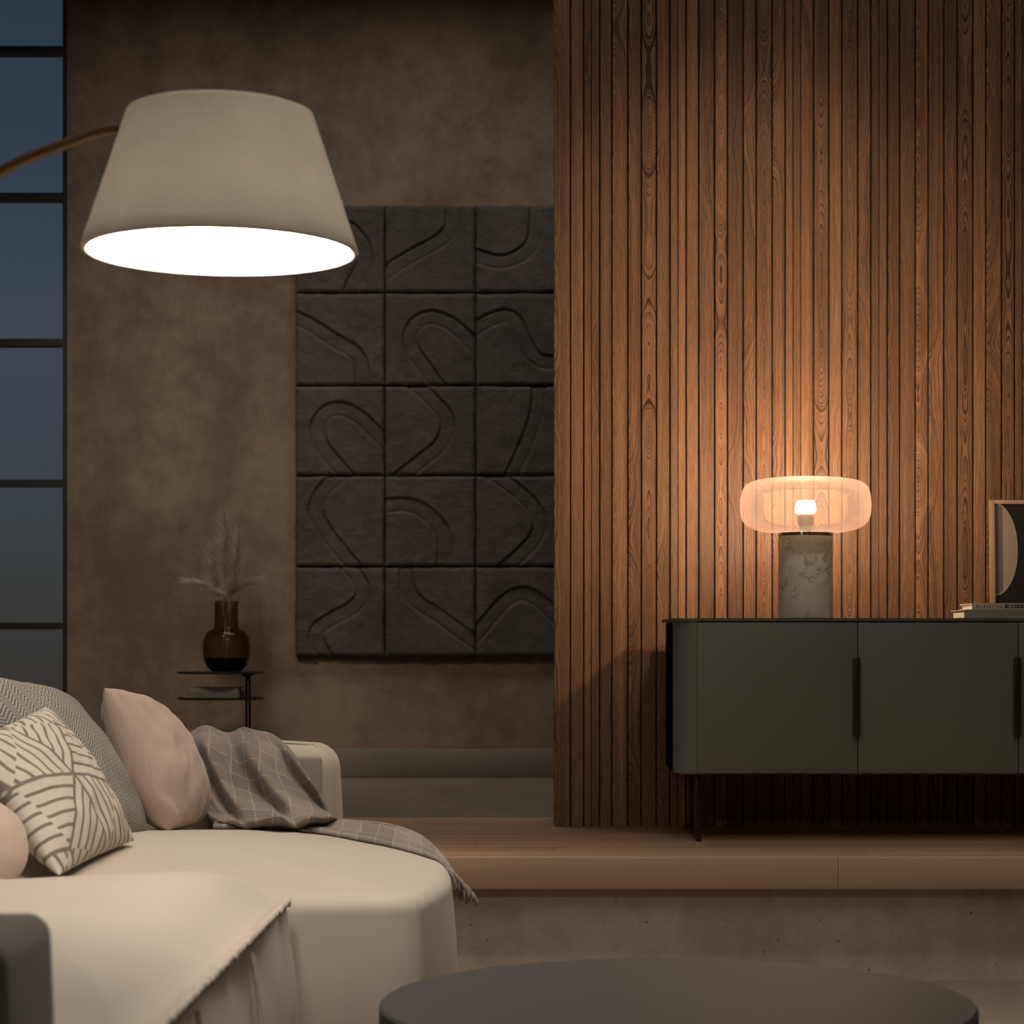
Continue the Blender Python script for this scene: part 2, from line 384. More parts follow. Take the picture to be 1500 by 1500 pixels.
bm = bmesh.new(); uvl = bm.loops.layers.uv.new('UVMap'); cl = bm.loops.layers.float_color.new('slat')
thin = {866, 993, 1161.7, 1173, 1287.6, 1498}
for a, b in zip(seams, seams[1:]):
    xa, xb = P(a, 0, YS).x, P(b, 0, YS).x
    ga = .0008 if a in thin else .0022; gb = .0008 if b in thin else .0022
    xa += ga; xb -= gb; c0 = (xa+xb)/2
    seed = random.random(); cath = cathpx.get(a, random.choice((0, 0, 0, .15, .9)) if a > 1500 else random.choice((0, 0, .1, .45, .6))); tint = random.random()
    ch = .0022; dy = random.uniform(-.002, .002)
    pro = [(xa, YS+.016), (xa, YS+ch+dy), (xa+ch*.8, YS+dy), (xb-ch*.8, YS+dy), (xb, YS+ch+dy), (xb, YS+.016)]
    lo = [bm.verts.new((x, y, DZ+.001)) for x, y in pro]; hi = [bm.verts.new((x, y, ZC)) for x, y in pro]
    for k in range(5):
        f = bm.faces.new([lo[k], lo[k+1], hi[k+1], hi[k]])
        for l in f.loops:
            l[uvl].uv = (l.vert.co.x-c0, l.vert.co.z); l[cl] = (seed, cath, tint, 1)
    f = bm.faces.new(lo[::-1])
    for l in f.loops: l[cl] = (seed, 0, tint, 1)
# end board of the partition, along its open end
xe = x0-.001
q = [bm.verts.new(v) for v in ((xe, YS+.004, DZ), (xe, YS+.34, DZ), (xe, YS+.34, ZC), (xe, YS+.004, ZC))]
f = bm.faces.new(q)
for l in f.loops: l[uvl].uv = (l.vert.co.y-YS-.15, l.vert.co.z); l[cl] = (.3, .1, .3, 1)
struct(finish('trim_slats', bm, M['slat']))

# ------------------------------------------------------------------ relief art on the back wall
ZX = lambda zx, zy: (420+zx/2.1425, 280+zy/2.1425)
cols = [(28, 305), (310, 590), (595, 872)]; rows_ = [(46, 318), (323, 609), (614, 891), (896, 1177), (1182, 1458)]
paths = {
 (0, 0): [(200, 120), (240, 170), (240, 230), (210, 290), (190, 340)],
 (0, 1): [(520, 20), (520, 100), (490, 150), (420, 190), (350, 230), (290, 275)],
 (0, 2): [(785, 20), (782, 120), (765, 175), (720, 210), (660, 222), (580, 200)],
 (1, 0): [(10, 390), (80, 425), (150, 470), (210, 505), (235, 550), (238, 630)],
 (1, 1): [(610, 510), (560, 455), (510, 415), (460, 397), (415, 410), (388, 450), (395, 500), (430, 550), (480, 620)],
 (1, 2): [(580, 440), (640, 405), (690, 393), (720, 415), (745, 470), (775, 520), (820, 538), (890, 530)],
 (2, 0): [(320, 800), (270, 750), (220, 705), (170, 685), (125, 695), (98, 740), (110, 800), (150, 850), (200, 910)],
 (2, 1): [(385, 590), (450, 650), (495, 700), (505, 745), (480, 800), (420, 850), (350, 905)],
 (2, 2): [(790, 595), (788, 680), (765, 760), (735, 830), (700, 905)],
 (3, 0): [(185, 880), (120, 935), (93, 985), (95, 1020), (130, 1080), (170, 1130), (220, 1190)],
 (3, 1): [(295, 990), (370, 985), (430, 1005), (480, 1055), (497, 1110), (490, 1190)],
 (3, 2): [(620, 870), (700, 925), (765, 980), (795, 1040), (780, 1090), (740, 1135), (675, 1195)],
 (4, 0): [(180, 1165), (230, 1225), (238, 1270), (205, 1310), (140, 1345), (95, 1380), (98, 1420), (130, 1475)],
 (4, 1): [(375, 1165), (378, 1240), (410, 1290), (470, 1330), (540, 1380), (610, 1430)],
 (4, 2): [(580, 1410), (640, 1340), (690, 1285), (740, 1265), (790, 1285), (840, 1330), (890, 1380)]}
art = thing('relief_panel', 'dark clay relief of square carved tiles hung on the concrete wall', 'wall art', P(625, 633, YB-.05))
p0 = P(*ZX(24, 42), YB-.02); p1 = P(*ZX(876, 1462), YB-.02)
box('backing', (p0.x+.006, YB-.014, p1.z+.006), (p1.x-.006, YB-.001, p0.z-.006), M['tile'], art)
def segdist(p, poly):
    best = 1e9
    for a, b in zip(poly, poly[1:]):
        ab = b-a; t = max(0, min(1, (p-a).dot(ab)/max(ab.length_squared, 1e-9))); best = min(best, (p-a-ab*t).length)
    return best
sm = lambda a, b, x: (lambda t: t*t*(3-2*t))(max(0, min(1, (x-a)/(b-a))))
NG = 88; YT = YB-.05
for ri, (ra, rb) in enumerate(rows_):
    for ci, (ca, cb) in enumerate(cols):
        poly = [Vector((p.x, p.y)) for p in catmull([Vector((x, y, 0)) for x, y in paths[(ri, ci)]], 6)]
        grid = []
        for i in range(-1, NG+2):
            row = []
            for j in range(-1, NG+2):
                ii, jj = max(0, min(NG, i)), max(0, min(NG, j))
                zx = ca+(cb-ca)*jj/NG; zy = ra+(rb-ra)*ii/NG
                wx = zx+3.0*noise.noise(Vector((ri*9.1+ci, zy*.02, 3))) * (1 if jj in (0, NG) else .3)
                wy = zy+3.0*noise.noise(Vector((ri*5.3, ci+zx*.02, 8))) * (1 if ii in (0, NG) else .3)
                d = segdist(Vector((zx, zy)), poly)
                ch = 1-sm(17, 26, d)
                lip = math.exp(-((d-27)/5)**2)*.002
                eb = min(jj/NG*(cb-ca), (1-jj/NG)*(cb-ca), ii/NG*(rb-ra), (1-ii/NG)*(rb-ra))
                rnd = 1-sm(0, 13, eb)
                nz = noise.noise(Vector((zx*.03, zy*.03, ri+ci*3.3)))*.003+noise.noise(Vector((zx*.11, zy*.11, 5)))*.0016
                y = YT+ch*.009+math.exp(-((d-21)/3.6)**2)*.007-lip*.4+rnd*rnd*.008+nz
                px, py = ZX(wx, wy)
                p = P(px, py, YB-.04); p.y = y if (i == ii and j == jj) else YB-.014
                row.append(p)
            grid.append(row)
        grid_mesh('tile', grid, M['tile'], art)

# ------------------------------------------------------------------ side table with vase by the back wall
ST = 9.45
a = P(260, 985, ST); b = P(387, 985, ST); cxs = (a.x+b.x)/2; rs = (b.x-a.x)/2; zt = a.z; zs = P(0, 1022.5, ST).z
px_ = P(364, 0, ST).x
st = thing('side_table', 'small black metal side table with two thin round shelves against concrete wall', 'side table', (cxs, ST, DZ))
lathe('tabletop', [(0, -.006), (rs-.004, -.006), (rs, -.002), (rs, .002), (rs-.004, .004), (0, .004)], (cxs, ST, zt), M['blackmetal'], st, 72)
lathe('shelf', [(0, -.006), (rs-.004, -.006), (rs, -.002), (rs, .002), (rs-.004, .004), (0, .004)], (cxs, ST, zs), M['blackmetal'], st, 72)
bm = bmesh.new()
for dx in (-.006, .008): add_tube(bm, [(px_+dx, ST-.02, DZ+.01), (px_+dx, ST-.02, zt-.02)], .0052, 10)
finish('pole', bm, M['blackmetal'], st, angle=40)
lathe('pole_collar', [(.006, -.03), (.012, -.02), (.034, -.006)], (px_, ST-.02, zt), M['blackmetal'], st, 32)
lathe('table_base', [(0, 0), (.15, 0), (.152, .004), (.148, .009), (0, .011)], (cxs, ST, DZ), M['blackmetal'], st, 64)
# vase
pm = F/ST; vc = P(333, 983, ST); vz = zt+.004; vx = vc.x
vase = thing('vase', 'amber glass vase with round body and straight neck on the black side table', 'vase', (vx, ST-.03, vz))
vc3 = (vx, ST-.03, vz); S_ = lambda px: px/pm
prof = [(S_(21), .0), (S_(27), S_(6)), (S_(32), S_(15)), (S_(34), S_(26)), (S_(34), S_(38)), (S_(32), S_(50)), (S_(27), S_(58)), (S_(20), S_(62)), (S_(17.5), S_(66)), (S_(17), S_(80)), (S_(17), S_(101)), (S_(18), S_(103))]
prof = [(p.x, p.z) for p in catmull([Vector((r, 0, z)) for r, z in prof], 4)]
lathe('glass_body', prof, vc3, M['vase_glass'], vase, 64, 60)
lathe('dark_base', [(0, .001), (S_(20.5), .001), (S_(26.3), S_(6)), (S_(31.3), S_(15)), (S_(33), S_(20.5)), (0, S_(20.5))], vc3, M['vase_dark'], vase, 64, 30)
M['straw'] = fabric('dried_grass', (.40, .34, .27), .2, 300, .1)
M['plume'] = fabric('plume_fibre', (.40, .345, .28), .2, 300, .1)
def stem(tip, bend, plume, n, label):
    base = Vector((vx+random.uniform(-.02, .02), ST-.03+random.uniform(-.02, .02), vz+S_(22)))
    tip = P(*tip, ST-.03+random.uniform(-.05, .05)); mid = base.lerp(tip, .5)+Vector((bend, 0, .03))
    neck = Vector((vx+random.uniform(-.025, .025), ST-.03, vz+S_(98)))
    pts = catmull([base, neck, mid if mid.z > neck.z+.02 else neck.lerp(tip, .5)+Vector((0, 0, .02)), tip], 8)
    o = thing('dried_grass_stem', label, 'dried stem', base, 'dried stems in the vase')
    bm = bmesh.new(); add_tube(bm, pts, lambda t: .0018*(1-.6*t), 6); finish('stalk', bm, M['straw'], o, True)
    bm = bmesh.new(); L = len(pts)
    for k in range(n):
        t = 1-plume*random.random()**.8; i = min(L-2, int(t*(L-1))); p = pts[i].lerp(pts[i+1], t*(L-1)-i); ax = (pts[i+1]-pts[i]).normalized()
        ang = random.uniform(0, 2*PI); sd = Vector((math.cos(ang), math.sin(ang), random.uniform(-.2, .6))).normalized()
        ln = random.uniform(.035, .07)*(.5+.8*math.sin(PI*min(1, (1-t)/plume*.9+.1)))
        e1 = p+ax*ln*.5+sd*ln*.40; e2 = p+ax*ln*.95+sd*ln*.7+Vector((0, 0, -ln*.15))
        add_tube(bm, [p, e1, e2], lambda q: .0007*(1.2-q), 3, False)
    finish('plume', bm, M['plume'], o, True)
stem((327, 752), 0, .62, 900, 'tallest dried feathery grass stem standing upright in amber vase')
stem((350, 775), .01, .5, 600, 'dried grass stem leaning slightly right in amber vase')
stem((310, 800), -.015, .5, 500, 'dried grass stem leaning slightly left in amber vase')
stem((284, 852), -.03, .7, 500, 'short dried grass stem drooping left over rim of amber vase')
stem((368, 852), .03, .7, 450, 'short dried grass stem drooping right over rim of amber vase')
# books on the lower shelf
bk1 = simple('book_cover_grey', (.16, .15, .13), .6); bk2 = simple('book_cover_taupe', (.24, .215, .18), .6)
def flat_book(name, x0_, x1_, y0_, y1_, z0_, z1_, cover, label, cat, group, spine_front=True):
    o = thing(name, label, cat, ((x0_+x1_)/2, (y0_+y1_)/2, z0_), group)
    t = min(.003, (z1_-z0_)*.16)
    bm = bmesh.new()
    add_box(bm, (x0_, y0_, z0_), (x1_, y1_, z0_+t)); add_box(bm, (x0_, y0_, z1_-t), (x1_, y1_, z1_))
    add_box(bm, (x0_, y0_, z0_+t), (x1_, y0_+t, z1_-t))
    finish('cover', bm, cover, o)
    box('pages', (x0_+.007, y0_+t, z0_+t), (x1_-.007, y1_-.005, z1_-t), M['paper'], o)
    return o
z = zs+.0045
flat_book('book', P(276, 0, ST).x, P(360, 0, ST).x-.012, ST-.12, ST+.1, z, z+.022, bk1, 'lower grey book lying on lower shelf of the black side table', 'book', 'books on the side table')
flat_book('book', P(284, 0, ST).x, P(357, 0, ST).x-.01, ST-.11, ST+.08, z+.0225, z+.043, bk2, 'upper taupe book lying on another on the side table shelf', 'book', 'books on the side table')

# ------------------------------------------------------------------ sideboard
SF, SB = 6.62, 7.10; k = F/SF
X = lambda px: (px-CX)/k
zt = P(0, 905.5, SF).z; zb = P(0, 1133, SF).z
xl = X(988); R = X(1021)-xl; dw = X(1256.5)-X(1021); xr = X(1021)+3*dw+R
sb = thing('sideboard', 'long dark green sideboard with round end and slim dark handles against slatted wall', 'sideboard', ((xl+xr)/2, (SF+SB)/2, DZ))
def rounded_plan(x0_, x1_, y0_, y1_, r, n=14):
    pts = []
    for k_ in range(n+1): t = PI+PI/2*k_/n; pts.append((x0_+r+r*math.cos(t), y0_+r+r*math.sin(t)))
    for k_ in range(n+1): t = 1.5*PI+PI/2*k_/n; pts.append((x1_-r+r*math.cos(t), y0_+r+r*math.sin(t)))
    pts += [(x1_, y1_), (x0_, y1_)]; return pts
bm = bmesh.new(); add_prism(bm, rounded_plan(xl, xr, SF+.018, SB, R), zb, zt-.012)
# front of the carcass is set back behind the doors
finish('body', bm, M['dark_in'], sb, angle=30)
bm = bmesh.new(); add_prism(bm, rounded_plan(xl-.014, xr+.014, SF-.004, SB+.005, R), zt-.009, zt)
finish('worktop', bm, M['green_top'], sb, angle=30)
# round end panels
for side in (0, 1):
    o_, i_ = [], []
    for k_ in range(17):
        t = PI+PI/2*k_/16; cx_, cy_ = xl+R, SF+R
        o_.append((cx_+R*math.cos(t), cy_+R*math.sin(t))); i_.append((cx_+(R-.016)*math.cos(t), cy_+(R-.016)*math.sin(t)))
    o_ = [(xl, SB)]+o_; i_ = [(xl+.0159, SB)]+i_
    if side: o_ = [(xl+xr-x, y) for x, y in o_]; i_ = [(xl+xr-x, y) for x, y in i_]
    bm = bmesh.new(); add_prism(bm, o_+i_[::-1], zb, zt-.010)
    finish('side_panel', bm, M['green'], sb, angle=30)
box('bottom_panel', (xl+.02, SF+.02, zb-.004), (xr-.02, SB, zb+.01), M['green'], sb)
for i in range(3):
    a = X(1021)+i*dw+.0012; b = a+dw-.0024
    d = box('door', (a, SF, zb+.001), (b, SF+.02, zt-.0125), M['green'], sb, bev=.0015)
    h0, h1 = P(0, 963, SF).z, P(0, 1079, SF).z
    hh = box('handle', (b-.014, SF-.022, h1), (b+.0052, SF+.001, h0), M['bronze'], None, bev=.002); 
    hh.parent = d; hh.location = -Vector(sb.location)*0
# door objects have the sideboard offset; give handles the same frame
for ch in list(sb.children):
    for g in ch.children: g.location = (0, 0, 0)
for lx in (xl+.075, xr-.075):
    bm = bmesh.new()
    add_box(bm, (lx-.008, SF+.06, DZ+.012), (lx+.008, SF+.078, zb), .002)
    add_box(bm, (lx-.008, SB-.10, DZ+.012), (lx+.008, SB-.082, zb), .002)
    add_box(bm, (lx-.008, SF+.01, DZ+.004), (lx+.008, SB-.05, DZ+.016), .002)
    finish('leg_frame', bm, M['bronze'], sb, angle=30)

# ------------------------------------------------------------------ table lamp
TL = 6.76; tk = F/TL; tx = (1180-CX)/tk; tz = zt
tl = thing('table_lamp', 'lit table lamp with peach glass drum shade on marble column standing on sideboard', 'lamp', (tx, TL, tz))
rb = 40/tk; hb = (904-783)/tk
lathe('marble_base', [(0, 0), (rb-.002, 0), (rb, .002), (rb, hb-.002), (rb-.002, hb), (0, hb)], (tx, TL, tz+.0005), M['marble'], tl, 96)
lathe('chrome_ring', [(rb-.01, 0), (rb+.001, 0), (rb+.001, .009), (rb-.001, .0095), (0, .0095)], (tx, TL, tz+hb+.0005), M['chrome'], tl, 96)
zg = tz+hb+.0102; G = lambda px: px/tk
gp = [(G(36), .0), (G(62), G(2)), (G(82), G(8)), (G(92), G(18)), (G(95.5), G(32)), (G(95), G(50)), (G(91), G(65)), (G(82), G(73.5)), (G(62), G(78.5)), (G(30), G(80.5)), (0.0, G(81))]
gp = [(max(0, p.x), p.z) for p in catmull([Vector((r, 0, z_)) for r, z_ in gp], 6)]
lathe('glass_shade', gp, (tx, TL, zg), M['amber_shade'], tl, 128, 80)
lathe('bulb_socket', [(0, 0), (G(9), 0), (G(9), G(10)), (G(11), G(12)), (G(13), G(29)), (0, G(29))], (tx, TL, zg+.001), M['bulb_socket'], tl, 40)
lathe('bulb', [(G(13), 0), (G(14.6), G(3)), (G(14.6), G(8)), (G(12), G(12)), (G(6), G(14.5)), (0, G(15))], (tx, TL, zg+.001+G(29)), M['bulb'], tl, 40)

# ------------------------------------------------------------------ books and picture on the sideboard
cov1 = simple('book_cover_moss', (.36, .35, .285), .6); cov2 = simple('book_cover_stone', (.78, .71, .60), .6); ink = simple('black_ink', (.02, .02, .02), .6)
BD = 6.68; bk = F/BD; bx = lambda px: (px-CX)/bk
h1 = 13.0/bk; h2 = 9.2/bk
b1 = flat_book('book', bx(1412.5), bx(1412.5)+.30, BD, BD+.225, tz+.0005, tz+h1, cov1, 'thicker moss green book at bottom of stack on sideboard', 'book', 'books on the sideboard')
# page blocks stand well back from the cover's head edge, as in the stack's open end
b2 = flat_book('book', bx(1424), bx(1424)+.28, BD+.002, BD+.20, tz+h1+.0005, tz+h1+h2, cov2, 'thin stone coloured book with lettered spine topmost on sideboard stack', 'book', 'books on the sideboard')
LET = {'B': ['110', '101', '110', '101', '110'], 'L': ['100', '100', '100', '100', '111'], 'A': ['010', '101', '111', '101', '101'], 'N': ['101', '111', '111', '101', '101'],
       'C': ['011', '100', '100', '100', '011'], 'H': ['101', '101', '111', '101', '101'], 'E': ['111', '100', '110', '100', '111']}
tcu = bpy.data.curves.new('spine_lettering', 'FONT'); tcu.body = 'BLANCHE'; tcu.size = 7.2/bk; tcu.space_character = 1.32; tcu.extrude = .0001
tmp = bpy.data.objects.new('tmp', tcu); C.objects.link(tmp); bpy.context.view_layer.update()
tme = bpy.data.meshes.new_from_object(tmp.evaluated_get(bpy.context.evaluated_depsgraph_get())); bpy.data.objects.remove(tmp); bpy.data.curves.remove(tcu)
tme.name = 'spine_lettering'; tme.materials.clear(); tme.materials.append(ink)
to = bpy.data.objects.new('spine_lettering', tme); C.objects.link(to)
to.parent = b2; to.location = Vector((bx(1430), BD+.0014, tz+h1+.0005+1.7/bk))-b2.location; to.rotation_euler = (PI/2, 0, 0)
bm = bmesh.new(); x = bx(1472)
zz0, zz1 = tz+h1+1.7/bk, tz+h1+7.6/bk
while x < bx(1520):
    wd = random.choice((.0012, .002, .0045)); add_box(bm, (x, BD+.0014, zz0), (x+wd, BD+.0021, zz1)); x += wd+random.choice((.0008, .0014, .002))
finish('spine_mark', bm, ink, b2)
# leaning picture
FD = 7.11; fk = F/FD; FX = lambda px: (px-CX)/fk; FZ = lambda py: CAMZ-(py-CY)/fk
pic = thing('picture_frame', 'picture in thin pale wood frame with beige half round on black leaning on slats', 'picture', (FX(1454)+.17, 7.06, tz))
fx0, fx1, fz1, fz0 = FX(1454), FX(1454)+.36, FZ(731), tz+.001
def lean(o):
    for v in o.data.vertices:
        t = (v.co.z-tz)/(fz1-tz); v.co.y += -.022*(1-t)+.0
FY0, FY1 = 7.155, 7.18
bm = bmesh.new(); fw = 7/fk
add_box(bm, (fx0, FY0, fz0), (fx0+fw, FY1, fz1), .0012); add_box(bm, (fx1-fw, FY0, fz0), (fx1, FY1, fz1), .0012)
add_box(bm, (fx0+fw, FY0, fz1-fw*.8), (fx1-fw, FY1, fz1), .0012); add_box(bm, (fx0+fw, FY0, fz0), (fx1-fw, FY1, fz0+fw), .0012)
lean(finish('frame', bm, M['frame_wood'], pic, angle=30))
lean(box('print', (fx0+fw*.8, FY0+.010, fz0+fw*.8), (fx1-fw*.8, FY0+.016, fz1-fw*.5), simple('print_black', (.016, .015, .015), .5), pic))
def halfround(name, xa, xb, top, bot, wpx, yoff, mat):
    bm = bmesh.new(); n = 40; vs = []
    cy_ = (FZ(top)+FZ(bot))/2; ry = (FZ(top)-FZ(bot))/2
    pts = []
    for i in range(n+1):
        t = PI/2-PI*i/n; x_ = xa+max(0, math.cos(t))**1.0*wpx; pts.append((min(x_, xb), cy_+ry*math.sin(t)))
    pts.append((xa, cy_-ry)); pts.insert(0, (xa, cy_+ry))
    pts = list(dict.fromkeys(pts))
    a_ = [bm.verts.new((x, FY0+yoff, z)) for x, z in pts]; b_ = [bm.verts.new((x, FY0+.0101, z)) for x, z in pts]
    bm.faces.new(a_)
    for i in range(len(pts)): bm.faces.new([a_[i], a_[(i+1) % len(pts)], b_[(i+1) % len(pts)], b_[i]])
    o = finish(name, bm, mat, pic); lean(o); return o
halfround('print_outline', fx0+fw, 9, 735, 872, FX(1495.2)-fx0-fw, .0096, simple('print_line', (.62, .57, .49), .6))
halfround('print_half_round', fx0+fw, 9, 736.5, 870.5, FX(1494.2)-fx0-fw, .0092, simple('print_beige', (.42, .365, .30), .6, var=.06))
halfround('print_grey_band', fx0+fw, FX(1473), 737, 870, FX(1494)-fx0-fw, .0088, simple('print_grey', (.17, .155, .135), .6))

# ------------------------------------------------------------------ coffee table
cc_ = (P(991, 0, 3.6).x, 3.6); r = .489; zc = CAMZ-.585
ct = thing('coffee_table', 'low round dark coffee table in front of the concrete step', 'coffee table', (cc_[0], cc_[1], 0))
lathe('tabletop', [(0, -.05), (r-.006, -.05), (r, -.044), (r, -.005), (r-.005, 0), (0, 0)], (*cc_, zc), M['table'], ct, 160, 30)
lathe('pedestal', [(0, 0), (.30, 0), (.30, .012), (.27, .02), (.26, zc-.052), (0, zc-.052)], (*cc_, 0), M['table'], ct, 96, 30)

# ------------------------------------------------------------------ sofa
def puff(name, outline, z0, z1, r, crown, mat, parent, bulge=.012, n=140, rings=9, wr=.004, seed=0, lowr=None, cexp=2.2):
    """soft block over a closed plan outline with rounded top edge, crown and bulging sides"""
    lowr = r*.6 if lowr is None else lowr
    pts = catmull([Vector((x, y, 0)) for x, y in outline+[outline[0]]], 24)[:-1]
    L = [0]
    for a, b in zip(pts, pts[1:]+pts[:1]): L.append(L[-1]+(b-a).length)
    res = []; j = 0
    for i in range(n):
        s = L[-1]*i/n
        while L[j+1] < s: j += 1
        res.append(pts[j].lerp(pts[(j+1) % len(pts)], (s-L[j])/max(1e-9, L[j+1]-L[j])))
    cen = sum(res, Vector())/n
    nor = []
    for i in range(n):
        t = res[(i+1) % n]-res[i-1]; nn = Vector((t.y, -t.x, 0)).normalized()
        if nn.dot(res[i]-cen) < 0: nn = -nn
        nor.append(nn)
    rows = []
    def ring(off, z, scale=1.0):
        rows.append([cen.lerp(res[i]+nor[i]*off, scale)+Vector((0, 0, z)) for i in range(n)])
    ring(-lowr, z0, .02); ring(-lowr, z0, .5); ring(-lowr, z0)
    for k_ in range(1, 5): t = PI/2*k_/4; ring(-lowr+lowr*math.sin(t), z0+lowr*(1-math.cos(t)))
    for k_ in range(1, 10): t = k_/10; ring(bulge*math.sin(PI*t), z0+lowr+(z1-r-z0-lowr)*t)
    for k_ in range(0, 7): t = PI/2*k_/6; ring(-r*(1-math.cos(t)), z1-r+r*math.sin(t))
    for k_ in range(1, rings+1):
        q = 1-k_/rings; ring(-r, z1+crown*(1-q**cexp), max(q, .004))
    for ri_, row in enumerate(rows):
        for p in row:
            nzv = noise.noise_vector(p*2.3+Vector((seed, 0, 0)))*wr*1.5+noise.noise_vector(p*9+Vector((seed, 3, 0)))*wr*.3
            p += nzv
    return grid_mesh(name, rows, mat, parent, closed=True)
def rrect(x0_, x1_, y0_, y1_, r_, k_=3):
    pts = []
    for (cx_, cy_, a0) in ((x1_-r_, y0_+r_, -PI/2), (x1_-r_, y1_-r_, 0), (x0_+r_, y1_-r_, PI/2), (x0_+r_, y0_+r_, PI)):
        for i in range(k_+1): t = a0+PI/2*i/k_; pts.append((cx_+r_*math.cos(t), cy_+r_*math.sin(t)))
    # extra points on the straight runs keep the spline tight
    out = []
    for a, b in zip(pts, pts[1:]+pts[:1]):
        out.append(a); dd = math.hypot(b[0]-a[0], b[1]-a[1])
        if dd > .15:
            for t in (.04, .3, .5, .7, .96): out.append((a[0]+(b[0]-a[0])*t, a[1]+(b[1]-a[1])*t))
    return out
SZ = .462
sofa = thing('sofa', 'large cream upholstered corner sofa with rounded seats at the left', 'sofa', (-1.0, 4.2, 0))
far_out = [(-.256, 4.257), (-.244, 4.275), (-.219, 4.42), (-.203, 4.62), (-.212, 4.85), (-.245, 5.1), (-.31, 5.33), (-.41, 5.56), (-.55, 5.74), (-.75, 5.79), (-1.1, 5.80), (-1.38, 5.79),
           (-1.45, 5.7), (-1.46, 5.3), (-1.46, 4.7), (-1.45, 4.32), (-1.40, 4.25), (-1.1, 4.245), (-.7, 4.245), (-.40, 4.245), (-.30, 4.246)]
seat_far = puff('seat', far_out, .05, SZ, .035, .045, M['sofa'], sofa, bulge=.012, n=220, seed=1, wr=.003)
puff('seat', rrect(-1.46, -.492, 2.72, 4.215, .04), .05, SZ+.004, .03, .080, M['sofa'], sofa, cexp=5.5, rings=14, bulge=.026, n=260, seed=4, wr=.011)
# piped seam along the front edge of the near seat
bm = bmesh.new(); pts = [Vector((-.497+.003*noise.noise(Vector((i*.23, 1, 0))), 2.76+1.45*i/90, SZ-.004+.0035*math.sin(i*2.1)+.003*noise.noise(Vector((i*.4, 5, 0))))) for i in range(91)]
add_tube(bm, pts, lambda t: .0062, 8); finish('piping', bm, M['sofa'], sofa, True)
# upright seams in the near seat's front
for yy, lean_ in ((3.62, .07), (3.05, .06)):
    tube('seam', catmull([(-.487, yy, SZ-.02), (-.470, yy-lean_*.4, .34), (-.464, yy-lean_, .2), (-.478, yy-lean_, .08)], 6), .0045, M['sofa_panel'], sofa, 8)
puff('arm', rrect(-1.6, -.566, 5.815, 6.085, .06), .05, .685, .07, .012, M['sofa'], sofa, bulge=.008, n=200, seed=9, wr=.002)
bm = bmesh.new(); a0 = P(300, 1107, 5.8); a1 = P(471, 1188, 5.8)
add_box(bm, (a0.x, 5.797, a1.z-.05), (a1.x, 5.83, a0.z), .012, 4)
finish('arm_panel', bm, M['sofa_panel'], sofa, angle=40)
puff('backrest', rrect(-1.85, -1.47, 2.45, 6.08, .08), .05, .74, .09, .02, M['sofa'], sofa, bulge=.01, n=220, seed=12, wr=.003)
puff('back_cushion', rrect(-1.47, -1.24, 5.15, 5.74, .09), SZ+.045, .845, .11, .02, M['sofa'], sofa, bulge=.02, n=160, seed=15, wr=.006)
ad = puff('arm', rrect(-1.5, -.603, 2.41, 2.69, .03), .05, .625, .03, .006, M['arm_dark'], sofa, bulge=.006, n=160, seed=19, wr=.002)  # near arm in a darker fabric than the other sofa parts
ad['label'] = 'darker taupe near arm'

